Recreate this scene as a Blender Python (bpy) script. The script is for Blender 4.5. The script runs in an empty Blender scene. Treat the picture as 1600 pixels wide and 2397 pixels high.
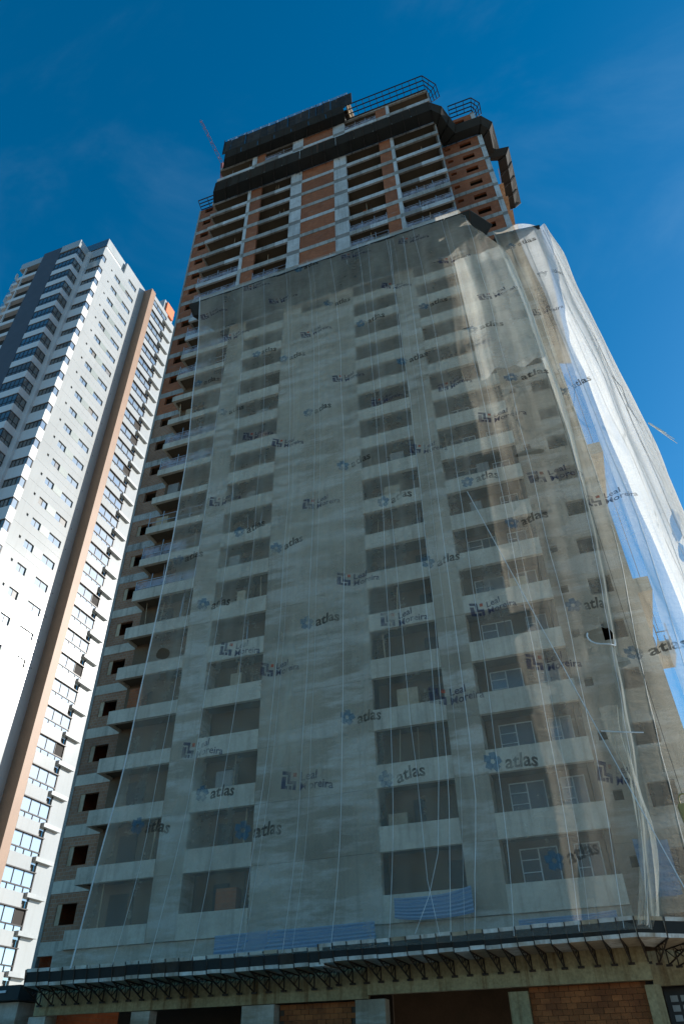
import bpy, math, random
from mathutils import Vector, Matrix
random.seed(7)
R = math.radians
sc = bpy.context.scene
COL = sc.collection
CZ = 1.7                                   # eye height

# ------------------------------------------------------------------ camera
cam = bpy.data.cameras.new('camera'); co = bpy.data.objects.new('camera', cam); COL.objects.link(co)
cam.sensor_fit = 'VERTICAL'; cam.sensor_height = 36.0; cam.lens = 24.30
cam.clip_start = 0.1; cam.clip_end = 6000
yaw, pitch, roll = R(-18.68), R(39.2), R(-1.38)
f = Vector((math.sin(yaw)*math.cos(pitch), math.cos(yaw)*math.cos(pitch), math.sin(pitch)))
r0 = Vector((math.cos(yaw), -math.sin(yaw), 0)); u0 = r0.cross(f)
r1 = r0*math.cos(roll)+u0*math.sin(roll); u1 = -r0*math.sin(roll)+u0*math.cos(roll)
co.matrix_world = Matrix(((r1.x, u1.x, -f.x, 0), (r1.y, u1.y, -f.y, 0), (r1.z, u1.z, -f.z, CZ), (0, 0, 0, 1)))
sc.camera = co

# ------------------------------------------------------------------ sky, sun, exposure
SUN_EL, SUN_AZ = R(24.8), R(47.8)          # azimuth from +Y towards +X
S = Vector((math.sin(SUN_AZ)*math.cos(SUN_EL), math.cos(SUN_AZ)*math.cos(SUN_EL), math.sin(SUN_EL)))
w = bpy.data.worlds.new('World'); sc.world = w; w.use_nodes = True
nt = w.node_tree; nt.nodes.clear()
sky = nt.nodes.new('ShaderNodeTexSky'); sky.sky_type = 'NISHITA'; sky.sun_disc = False
sky.sun_elevation = SUN_EL; sky.sun_rotation = SUN_AZ
sky.altitude = 1500; sky.air_density = 1.0; sky.dust_density = 0.8; sky.ozone_density = 3.0
hs = nt.nodes.new('ShaderNodeHueSaturation'); hs.inputs['Saturation'].default_value = 1.38; hs.inputs['Hue'].default_value = 0.488
bg = nt.nodes.new('ShaderNodeBackground'); bg.inputs['Strength'].default_value = 0.118
wo = nt.nodes.new('ShaderNodeOutputWorld')
tc = nt.nodes.new('ShaderNodeTexCoord'); mp = nt.nodes.new('ShaderNodeMapping'); mp.inputs['Scale'].default_value = (1.2, 2.2, 2.6); mp.inputs['Rotation'].default_value = (.3, .5, .9)
cn = nt.nodes.new('ShaderNodeTexNoise'); cn.inputs['Scale'].default_value = 1.7; cn.inputs['Detail'].default_value = 7; cn.inputs['Roughness'].default_value = .58; cn.inputs['Distortion'].default_value = .6
mr = nt.nodes.new('ShaderNodeMapRange'); mr.interpolation_type = 'SMOOTHSTEP'; mr.inputs['From Min'].default_value = .46; mr.inputs['From Max'].default_value = .80; mr.inputs['To Max'].default_value = .09
mx = nt.nodes.new('ShaderNodeMix'); mx.data_type = 'RGBA'; mx.inputs[7].default_value = (2.8, 4.4, 5.6, 1)      # thin cirrus, all over the sky
nt.links.new(tc.outputs['Generated'], mp.inputs[0]); nt.links.new(mp.outputs[0], cn.inputs['Vector']); nt.links.new(cn.outputs['Fac'], mr.inputs['Value']); nt.links.new(mr.outputs[0], mx.inputs[0])
nt.links.new(sky.outputs[0], hs.inputs['Color']); nt.links.new(hs.outputs[0], mx.inputs[6]); nt.links.new(mx.outputs[2], bg.inputs[0]); nt.links.new(bg.outputs[0], wo.inputs[0])
sl = bpy.data.lights.new('sun', 'SUN'); sl.energy = 5.0; sl.angle = R(0.5); sl.color = (1.0, 0.955, 0.89)
so = bpy.data.objects.new('sun', sl); COL.objects.link(so); so.location = (60, 60, 90)
so.rotation_euler = (-S).to_track_quat('-Z', 'Y').to_euler()
vs = sc.view_settings; vs.view_transform = 'Standard'; vs.look = 'None'; vs.exposure = 0.55; vs.gamma = 1.0
vs.use_curve_mapping = False
sc.cycles.transparent_max_bounces = 24; sc.cycles.max_bounces = 8

# ------------------------------------------------------------------ materials
def nodes(name):
    m = bpy.data.materials.new(name); m.use_nodes = True
    t = m.node_tree; t.nodes.clear()
    o = t.nodes.new('ShaderNodeOutputMaterial')
    return m, t, o
def N(t, typ, **kw):
    n = t.nodes.new(typ)
    for k, v in kw.items():
        if k in n.inputs.keys(): n.inputs[k].default_value = v
        else: setattr(n, k, v)
    return n
def L(t, a, b): t.links.new(a, b)
def math_(t, op, a, b=None, clamp=False):
    n = t.nodes.new('ShaderNodeMath'); n.operation = op; n.use_clamp = clamp
    for i, v in enumerate((a, b)):
        if v is None: continue
        if isinstance(v, (int, float)): n.inputs[i].default_value = v
        else: t.links.new(v, n.inputs[i])
    return n.outputs[0]
def mixc(t, fac, a, b, mode='MIX'):
    n = t.nodes.new('ShaderNodeMix'); n.data_type = 'RGBA'; n.blend_type = mode
    for s_, v in ((n.inputs[0], fac), (n.inputs[6], a), (n.inputs[7], b)):
        if isinstance(v, (int, float)): s_.default_value = v
        elif isinstance(v, tuple): s_.default_value = (v[0], v[1], v[2], 1)
        else: t.links.new(v, s_)
    return n.outputs[2]
def noise(t, vec, scale, detail=4, rough=.55):
    n = N(t, 'ShaderNodeTexNoise'); n.inputs['Scale'].default_value = scale; n.inputs['Detail'].default_value = detail
    n.inputs['Roughness'].default_value = rough; L(t, vec, n.inputs['Vector']); return n.outputs['Fac']
def ramp(t, fac, lo, hi):
    n = N(t, 'ShaderNodeMapRange'); n.inputs['From Min'].default_value = lo; n.inputs['From Max'].default_value = hi
    L(t, fac, n.inputs['Value']); return n.outputs['Result']
def scaled(t, vec, s):
    n = N(t, 'ShaderNodeMapping'); n.inputs['Scale'].default_value = s; L(t, vec, n.inputs['Vector']); return n.outputs[0]

def surf(name, col, col2=None, rough=.85, blotch=.5, bscale=.7, streak=0., scol=(.05, .045, .04), tone=.25, spec=.3, bump=.25,
         bumpscale=6, metal=0., fine=.12, band=0., bcol=None):
    """weathered solid: blotches of col2 over col, vertical run-off streaks, per-piece tone"""
    m, t, o = nodes(name)
    g = N(t, 'ShaderNodeNewGeometry').outputs['Position']
    c2 = col2 or tuple(c*.65 for c in col)
    n1 = ramp(t, noise(t, g, bscale, 5), .38, .68)
    c = mixc(t, math_(t, 'MULTIPLY', n1, blotch), col, c2)
    if band:
        nb = ramp(t, noise(t, scaled(t, g, (.22, .22, 1.1)), 1.0, 6, .62), .47, .60)
        c = mixc(t, math_(t, 'MULTIPLY', nb, band), c, bcol or tuple(min(1, x*1.5) for x in col))
    if streak:
        n2 = ramp(t, noise(t, scaled(t, g, (3.2, 3.2, .16)), 1.0, 5, .6), .5, .74)
        c = mixc(t, math_(t, 'MULTIPLY', n2, streak), c, scol)
    n3 = ramp(t, noise(t, g, 9, 3), .2, .8)
    c = mixc(t, fine, c, mixc(t, n3, (.0, .0, .0), (1, 1, 1)), 'OVERLAY')
    oi = N(t, 'ShaderNodeObjectInfo').outputs['Random']
    v = math_(t, 'ADD', math_(t, 'MULTIPLY', oi, tone), 1-tone*.5)
    hv = N(t, 'ShaderNodeHueSaturation'); L(t, c, hv.inputs['Color']); L(t, v, hv.inputs['Value'])
    p = N(t, 'ShaderNodeBsdfPrincipled'); L(t, hv.outputs[0], p.inputs['Base Color'])
    p.inputs['Roughness'].default_value = rough; p.inputs['Specular IOR Level'].default_value = spec; p.inputs['Metallic'].default_value = metal
    if bump:
        b = N(t, 'ShaderNodeBump'); b.inputs['Strength'].default_value = bump; b.inputs['Distance'].default_value = .03
        L(t, noise(t, g, bumpscale, 5), b.inputs['Height']); L(t, b.outputs[0], p.inputs['Normal'])
    L(t, p.outputs[0], o.inputs[0]); return m

def brick_mat(name, c1, c2, mortar, bw=.30, rh=.20):
    m, t, o = nodes(name)
    g = N(t, 'ShaderNodeNewGeometry').outputs['Position']
    sp = N(t, 'ShaderNodeSeparateXYZ'); L(t, g, sp.inputs[0])
    cb = N(t, 'ShaderNodeCombineXYZ'); L(t, math_(t, 'ADD', sp.outputs[0], sp.outputs[1]), cb.inputs[0]); L(t, sp.outputs[2], cb.inputs[1])
    bt = N(t, 'ShaderNodeTexBrick'); L(t, cb.outputs[0], bt.inputs['Vector'])
    for k, v in (('Scale', 1), ('Mortar Size', .014), ('Brick Width', bw), ('Row Height', rh), ('Bias', 0), ('Mortar Smooth', .3)): bt.inputs[k].default_value = v
    bt.inputs['Color1'].default_value = (*c1, 1); bt.inputs['Color2'].default_value = (*c2, 1); bt.inputs['Mortar'].default_value = (*mortar, 1)
    n1 = ramp(t, noise(t, g, .8, 5), .4, .7)
    c = mixc(t, math_(t, 'MULTIPLY', n1, .55), bt.outputs['Color'], tuple(x*.5 for x in c1))
    n4 = ramp(t, noise(t, scaled(t, g, (.5, .5, 1.6)), 1.3, 6, .65), .6, .72)
    c = mixc(t, math_(t, 'MULTIPLY', n4, .45), c, (.33, .27, .22))
    oi = N(t, 'ShaderNodeObjectInfo').outputs['Random']
    hv = N(t, 'ShaderNodeHueSaturation'); L(t, c, hv.inputs['Color']); L(t, math_(t, 'ADD', math_(t, 'MULTIPLY', oi, .35), .82), hv.inputs['Value'])
    p = N(t, 'ShaderNodeBsdfPrincipled'); L(t, hv.outputs[0], p.inputs['Base Color']); p.inputs['Roughness'].default_value = .9
    b = N(t, 'ShaderNodeBump'); b.inputs['Strength'].default_value = .6; b.inputs['Distance'].default_value = .02
    b.invert = True; L(t, bt.outputs['Fac'], b.inputs['Height']); L(t, b.outputs[0], p.inputs['Normal'])
    L(t, p.outputs[0], o.inputs[0]); return m

def glass_mat(name, tint, refl=.35, rough=.04):
    m, t, o = nodes(name)
    d = N(t, 'ShaderNodeBsdfPrincipled'); d.inputs['Base Color'].default_value = (*tint, 1); d.inputs['Roughness'].default_value = .5
    gl = N(t, 'ShaderNodeBsdfGlossy'); gl.inputs['Roughness'].default_value = rough; gl.inputs['Color'].default_value = (.86, .93, .95, 1)
    fr = N(t, 'ShaderNodeFresnel'); fr.inputs['IOR'].default_value = 1.6
    oi = N(t, 'ShaderNodeObjectInfo').outputs['Random']
    fa = math_(t, 'ADD', math_(t, 'ADD', fr.outputs[0], refl-.1), math_(t, 'MULTIPLY', oi, .2), True)
    g = N(t, 'ShaderNodeNewGeometry').outputs['Position']
    b = N(t, 'ShaderNodeBump'); b.inputs['Strength'].default_value = .06; b.inputs['Distance'].default_value = .05
    L(t, noise(t, g, .9, 2), b.inputs['Height']); L(t, b.outputs[0], gl.inputs['Normal'])
    ms = N(t, 'ShaderNodeMixShader'); L(t, fa, ms.inputs[0]); L(t, d.outputs[0], ms.inputs[1]); L(t, gl.outputs[0], ms.inputs[2])
    L(t, ms.outputs[0], o.inputs[0]); return m

def net_mat(name, col, op, var, holes=(), trans=.5):
    m, t, o = nodes(name)
    g = N(t, 'ShaderNodeNewGeometry').outputs['Position']
    n1 = ramp(t, noise(t, scaled(t, g, (.35, .35, .16)), 1.0, 6, .6), .3, .7)
    n2 = ramp(t, noise(t, scaled(t, g, (2.6, 2.6, .10)), 1.0, 4, .6), .35, .75)
    n3 = ramp(t, noise(t, scaled(t, g, (.8, .8, 3.0)), 1.3, 5, .7), .4, .7)
    fac = math_(t, 'ADD', op-var*.5, math_(t, 'MULTIPLY', math_(t, 'ADD', math_(t, 'MULTIPLY', n1, .75), math_(t, 'ADD', math_(t, 'MULTIPLY', n2, .10), math_(t, 'MULTIPLY', n3, .15))), var), True)
    gi = N(t, 'ShaderNodeNewGeometry'); dp = t.nodes.new('ShaderNodeVectorMath'); dp.operation = 'DOT_PRODUCT'
    L(t, gi.outputs['Normal'], dp.inputs[0]); L(t, gi.outputs['Incoming'], dp.inputs[1])
    cs = math_(t, 'MAXIMUM', math_(t, 'ABSOLUTE', dp.outputs['Value']), .12)
    fac = math_(t, 'SUBTRACT', 1.0, math_(t, 'POWER', math_(t, 'SUBTRACT', 1.0, fac), math_(t, 'DIVIDE', .72, cs)), True)
    if holes:
        sp = N(t, 'ShaderNodeSeparateXYZ'); L(t, g, sp.inputs[0])
        wob = math_(t, 'MULTIPLY', math_(t, 'SUBTRACT', noise(t, g, 1.6, 4), .5), 1.6)
        keep = None
        for (ax, x0, z0, hx, hz) in holes:
            dx = math_(t, 'POWER', math_(t, 'ABSOLUTE', math_(t, 'DIVIDE', math_(t, 'SUBTRACT', sp.outputs[ax], x0), hx)), 2)
            dz = math_(t, 'POWER', math_(t, 'ABSOLUTE', math_(t, 'DIVIDE', math_(t, 'SUBTRACT', sp.outputs[2], z0), hz)), 2)
            k = math_(t, 'GREATER_THAN', math_(t, 'ADD', math_(t, 'ADD', dx, dz), wob), 1.0)
            keep = k if keep is None else math_(t, 'MULTIPLY', keep, k)
        fac = math_(t, 'MULTIPLY', fac, keep)
    d = N(t, 'ShaderNodeBsdfDiffuse'); d.inputs['Color'].default_value = (*col, 1)
    tl = N(t, 'ShaderNodeBsdfTranslucent'); tl.inputs['Color'].default_value = (*col, 1)
    b = N(t, 'ShaderNodeBump'); b.inputs['Strength'].default_value = .5; b.inputs['Distance'].default_value = .12
    L(t, math_(t, 'ADD', math_(t, 'MULTIPLY', n2, .35), n3), b.inputs['Height']); L(t, b.outputs[0], d.inputs['Normal']); L(t, b.outputs[0], tl.inputs['Normal'])
    ms = N(t, 'ShaderNodeMixShader'); ms.inputs[0].default_value = trans; L(t, d.outputs[0], ms.inputs[1]); L(t, tl.outputs[0], ms.inputs[2])
    tr = N(t, 'ShaderNodeBsdfTransparent')
    mo = N(t, 'ShaderNodeMixShader'); L(t, fac, mo.inputs[0]); L(t, tr.outputs[0], mo.inputs[1]); L(t, ms.outputs[0], mo.inputs[2])
    L(t, mo.outputs[0], o.inputs[0]); return m
def sheer(name, col, op):
    m, t, o = nodes(name)
    d = N(t, 'ShaderNodeBsdfDiffuse'); d.inputs['Color'].default_value = (*col, 1)
    tr = N(t, 'ShaderNodeBsdfTransparent'); mo = N(t, 'ShaderNodeMixShader'); mo.inputs[0].default_value = op
    g = N(t, 'ShaderNodeNewGeometry').outputs['Position']
    L(t, math_(t, 'MULTIPLY', ramp(t, noise(t, scaled(t, g, (.8, .8, .6)), 1.6, 5), .28, .56), op, True), mo.inputs[0])
    L(t, tr.outputs[0], mo.inputs[1]); L(t, d.outputs[0], mo.inputs[2]); L(t, mo.outputs[0], o.inputs[0]); return m

M = {}
M['concrete'] = surf('raw_concrete', (.40, .385, .345), (.25, .235, .20), streak=.75, scol=(.09, .08, .06), blotch=.8, bscale=.9, tone=.32, fine=.3)
M['conc_light'] = surf('pale_concrete', (.56, .57, .55), (.36, .34, .30), streak=.4, blotch=.55, tone=.25, fine=.25)
M['joint'] = surf('joint_concrete', (.27, .25, .22), streak=.4, tone=.2)
M['render'] = surf('cement_render', (.39, .33, .245), (.23, .185, .13), streak=.4, scol=(.16, .13, .09), blotch=.9, bscale=.3, tone=.18, band=.8, bcol=(.54, .50, .43))
M['parapet'] = surf('parapet_render', (.57, .515, .415), (.34, .29, .22), streak=.6, scol=(.18, .16, .13), blotch=.6, bscale=.6, tone=.14)
M['brick'] = brick_mat('hollow_brick', (.40, .125, .045), (.31, .09, .032), (.24, .14, .08))
M['brick_hazed'] = brick_mat('flare_hazed_brick', (.33, .175, .10), (.27, .13, .07), (.30, .25, .19))  # brick paled and muted in colour to imitate a veil of lens flare
M['brick_single'] = surf('clay_block', (.33, .105, .032), (.17, .05, .018), blotch=.7, bscale=1.6, tone=.5, bump=.4, bumpscale=30)
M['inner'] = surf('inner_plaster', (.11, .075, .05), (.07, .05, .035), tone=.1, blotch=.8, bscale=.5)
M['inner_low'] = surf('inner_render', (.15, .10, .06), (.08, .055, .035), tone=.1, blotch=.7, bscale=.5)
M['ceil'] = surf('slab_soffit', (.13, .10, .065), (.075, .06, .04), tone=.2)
M['dark'] = surf('shade_cloth', (.022, .025, .024), (.035, .035, .03), tone=.5, rough=.75, blotch=.6, bump=.3, bumpscale=3)
M['darkboard'] = surf('form_board', (.05, .036, .024), (.02, .017, .013), streak=.7, tone=.6, blotch=.9, bscale=1.5)
M['steel'] = surf('black_steel', (.02, .019, .018), (.05, .03, .02), rough=.5, spec=.5, tone=.2, bump=0)
M['rust'] = surf('rusty_steel', (.035, .028, .022), (.09, .045, .02), rough=.7, tone=.4, bump=.1)
M['rail'] = surf('galvanised_rail', (.50, .53, .56), rough=.45, metal=.3, tone=.2, bump=0)
M['railmesh'] = sheer('rail_mesh', (.42, .44, .52), .62)
M['wood'] = surf('plywood', (.46, .36, .24), (.28, .20, .12), streak=.3, blotch=.6, bscale=2.5, tone=.35)
M['whiteboard'] = surf('whitewashed_board', (.68, .66, .60), (.36, .28, .19), streak=.75, scol=(.22, .14, .08), blotch=.75, bscale=1.4, tone=.3)
M['beam'] = surf('stained_beam', (.42, .32, .17), (.26, .19, .09), streak=.95, scol=(.15, .07, .02), blotch=.6, bscale=.9, tone=.12, fine=.3)
M['rope'] = surf('pale_rope', (.74, .76, .74), rough=.6, tone=.2, bump=0)
M['tarp'] = surf('blue_tarp', (.10, .21, .36), (.16, .25, .34), rough=.45, blotch=.6, bscale=1.5, tone=.15, bump=0)
M['tarp2'] = surf('pale_tarp_stripe', (.22, .33, .46), (.16, .26, .38), rough=.45, tone=.15, bump=0)
M['white'] = surf('white_facade', (.43, .445, .435), (.37, .385, .375), rough=.16, spec=.35, blotch=.6, bscale=.22, streak=.3, scol=(.33, .33, .31), tone=.03, bump=.05, fine=.03)
M['offwhite'] = surf('offwhite_facade', (.66, .67, .66), (.58, .58, .57), rough=.5, blotch=.4, bscale=.3, streak=.2, scol=(.4, .4, .38), tone=.05, bump=.05, fine=.04)
M['greypanel'] = surf('grey_panel', (.40, .43, .43), rough=.4, tone=.08, bump=0)
M['infill'] = surf('grey_green_panel', (.29, .33, .31), rough=.4, tone=.1, bump=0)
M['charcoal'] = surf('grey_cladding', (.085, .088, .10), (.07, .072, .08), rough=.55, tone=.03, bump=.05)
M['tan'] = surf('tan_cladding', (.31, .195, .125), (.25, .155, .10), rough=.5, blotch=.5, tone=.04, streak=.15, scol=(.25, .16, .1), bump=.1)
M['frame'] = surf('dark_frame', (.035, .03, .027), rough=.4, tone=.1, bump=0)
M['glass'] = glass_mat('blue_glass', (.24, .29, .31), .40)
M['glassdark'] = glass_mat('dim_glass', (.15, .14, .12), .05)
M['glassnew'] = glass_mat('shaded_glass', (.04, .038, .034), .0, .35)
M['balglass'] = glass_mat('balcony_glass', (.085, .07, .055), .04)
M['orange'] = surf('orange_panel', (.75, .20, .075), rough=.5, tone=.05, bump=0, blotch=.2)
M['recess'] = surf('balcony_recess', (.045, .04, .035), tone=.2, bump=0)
M['shutter'] = surf('slatted_shutter', (.075, .085, .10), rough=.5, tone=.3, bump=0)
M['net'] = net_mat('net_front', (.94, .87, .72), .30, .30,
                   holes=((0, 2.35, 17.9, .95, .42), (0, 1.1, 30.4, .85, .22), (0, .25, 41.6, .6, .22), (0, -.9, 43.6, .4, .14), (0, -22.3, 21.5, .45, .35)), trans=.65)
M['net2'] = net_mat('net_side', (.93, .94, .92), .54, .26,
                    holes=((1, 43.2, 30.6, 1.4, 1.0), (1, 44.4, 29.2, .8, .7), (1, 46, 22, 2.2, 1.6)), trans=.6)
M['net3'] = net_mat('net_double', (.94, .95, .90), .50, .30, trans=.74)
M['net4'] = net_mat('net_lining', (.94, .95, .90), .30, .22, trans=.74)
def ink(name, c, op): return sheer(name, c, op)
M['ink_text'] = ink('ink_brown', (.06, .05, .04), .80)
M['ink_blue'] = ink('ink_teal', (.05, .15, .21), .62)
M['ink_navy'] = ink('ink_navy', (.035, .045, .09), .74)
M['ink_red'] = ink('ink_red', (.45, .10, .06), .85)
M['asphalt'] = surf('asphalt', (.05, .05, .052), rough=.9, bump=.4, bumpscale=40, tone=0)
M['pave'] = surf('pavement_concrete', (.32, .28, .22), tone=0)
M['crane_red'] = surf('red_paint', (.30, .07, .06), (.4, .30, .28), rough=.5, tone=.2, bump=0)
M['yellow'] = surf('ochre_paint', (.42, .30, .10), (.2, .13, .05), rough=.5, tone=0)
M['leaf'] = surf('leaf', (.06, .10, .03), tone=.6, bump=0)
M['bark'] = surf('bark', (.10, .075, .05), tone=.2)

# ------------------------------------------------------------------ building blocks
def tag(o, label=None, cat=None, group=None, kind=None):
    for k, v in (('label', label), ('category', cat), ('group', group), ('kind', kind)):
        if v: o[k] = v
    return o
def wloc(o):
    v = Vector((0, 0, 0))
    while o: v += o.location; o = o.parent
    return v
def empty(name, loc, label, cat, group=None):
    o = bpy.data.objects.new(name, None); COL.objects.link(o); o.location = loc; o.empty_display_size = .5
    return tag(o, label, cat, group)
class MB:
    def __init__(s): s.v = []; s.f = []; s.mi = []; s.cur = 0
    def box(s, x0, x1, y0, y1, z0, z1):
        b = len(s.v)
        s.v += [(x0, y0, z0), (x1, y0, z0), (x1, y1, z0), (x0, y1, z0), (x0, y0, z1), (x1, y0, z1), (x1, y1, z1), (x0, y1, z1)]
        for q in ((0, 3, 2, 1), (4, 5, 6, 7), (0, 1, 5, 4), (1, 2, 6, 5), (2, 3, 7, 6), (3, 0, 4, 7)):
            s.f.append(tuple(b+i for i in q)); s.mi.append(s.cur)
        return s
    def hexa(s, bot, top):
        b = len(s.v); n = len(bot); s.v += list(bot)+list(top)
        s.f.append(tuple(b+i for i in range(n-1, -1, -1))); s.f.append(tuple(b+n+i for i in range(n)))
        for i in range(n): j = (i+1) % n; s.f.append((b+i, b+j, b+n+j, b+n+i))
        s.mi += [s.cur]*(n+2); return s
    def bar(s, p, q, r, n=4, r2=None):
        p = Vector(p); q = Vector(q); d = (q-p)
        if d.length < 1e-6: return s
        d.normalize(); a = d.cross(Vector((0, 0, 1)) if abs(d.z) < .9 else Vector((1, 0, 0))).normalized(); c = d.cross(a)
        b = len(s.v); r2 = r if r2 is None else r2
        for P, rr in ((p, r), (q, r2)):
            for i in range(n):
                t = 2*math.pi*(i+.5)/n; s.v.append(tuple(P+a*rr*math.cos(t)+c*rr*math.sin(t)))
        for i in range(n): j = (i+1) % n; s.f.append((b+i, b+j, b+n+j, b+n+i)); s.mi.append(s.cur)
        s.f.append(tuple(b+i for i in range(n-1, -1, -1))); s.f.append(tuple(b+n+i for i in range(n))); s.mi += [s.cur]*2
        return s
    def path(s, pts, r, n=4):
        for a, b in zip(pts, pts[1:]): s.bar(a, b, r, n)
        return s
    def quad(s, *p):
        b = len(s.v); s.v += list(p); s.f.append(tuple(range(b, b+len(p)))); s.mi.append(s.cur); return s
    def mesh(s, name, mats):
        me = bpy.data.meshes.new(name); me.from_pydata(s.v, [], s.f)
        for m in (mats if isinstance(mats, (list, tuple)) else [mats]): me.materials.append(m)
        if any(s.mi): me.polygons.foreach_set('material_index', s.mi)
        me.update(); return me
    def build(s, name, mats, parent=None, smooth=False):
        """vertices are in world coordinates"""
        me = s.mesh(name, mats)
        if smooth: me.polygons.foreach_set('use_smooth', [True]*len(me.polygons))
        return link(name, me, parent, (0, 0, 0))
def link(name, me, parent, wl):
    o = bpy.data.objects.new(name, me); COL.objects.link(o); o.parent = parent
    o.location = Vector(wl)-(wloc(parent) if parent else Vector((0, 0, 0))); return o
def bx(name, mat, parent, *b): return MB().box(*b).build(name, mat, parent)
def holed(x0, x1, z0, z1, holes, y0, y1, axis='y', mb=None):
    """wall slab with rectangular openings; axis 'y': plane along x; axis 'x': plane along y"""
    mb = mb or MB()
    xs = sorted({x0, x1, *[h[0] for h in holes], *[h[1] for h in holes]}); zs = sorted({z0, z1, *[h[2] for h in holes], *[h[3] for h in holes]})
    for a, b in zip(zs, zs[1:]):
        run = None
        for c, d in list(zip(xs, xs[1:]))+[(None, None)]:
            solid = c is not None and not any(h[0] <= (c+d)/2 <= h[1] and h[2] <= (a+b)/2 <= h[3] for h in holes)
            if solid: run = (run[0], d) if run else (c, d)
            elif run:
                if axis == 'y': mb.box(run[0], run[1], y0, y1, a, b)
                else: mb.box(y0, y1, run[0], run[1], a, b)
                run = None
    return mb

# ------------------------------------------------------------------ ground, road
def sheet(name, mat, x0, x1, y0, y1, z):
    o = MB().quad((x0, y0, z), (x1, y0, z), (x1, y1, z), (x0, y1, z)).build(name, mat); return tag(o, kind='structure')
sheet('ground', M['pave'], -2500, 2500, -2500, 2500, 0)
sheet('road', M['asphalt'], -400, 400, 6, 22, .004)
tag(MB().box(-400, 400, 22, 31.0, .0, .13).build('pavement', M['pave']), kind='structure')

# ================================================================== TOWER UNDER CONSTRUCTION
D = 35.0; FH = 3.0205
def zb(n): return CZ+D*.239+FH*n
tower = empty('apartment_tower', (-13, 40, 0), 'tall concrete and brick apartment tower under construction, lower floors behind white netting', 'building')
XB = dict(b1=(-27.8, -22.85), b2=(-21.1, -17.2), b3=(-10.3, -6.27), b4=(-4.55, .46))
LX0, LX1, LY = -30.7, -27.55, 36.5          # set-back brick side on the left
WX0, WX1, WY = .46, 5.14, 38.1              # set-back wing on the right
TOP = 28
# floor plates
for n in range(-1, TOP+1):
    z = zb(n); mb = MB()
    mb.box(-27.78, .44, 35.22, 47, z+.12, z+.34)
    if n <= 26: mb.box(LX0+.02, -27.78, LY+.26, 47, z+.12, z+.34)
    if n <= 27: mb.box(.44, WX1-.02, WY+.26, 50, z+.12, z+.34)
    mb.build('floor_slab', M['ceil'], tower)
# rear and flank walls
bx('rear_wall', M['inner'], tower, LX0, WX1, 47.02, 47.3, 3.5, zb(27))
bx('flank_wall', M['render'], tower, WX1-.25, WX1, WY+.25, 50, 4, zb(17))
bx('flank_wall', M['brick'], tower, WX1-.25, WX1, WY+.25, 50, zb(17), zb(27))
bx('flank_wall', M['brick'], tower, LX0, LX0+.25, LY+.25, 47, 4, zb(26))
bx('flank_wall', M['inner'], tower, .1, .40, 35.3, 41.6, 6, zb(27)+.1)
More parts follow.
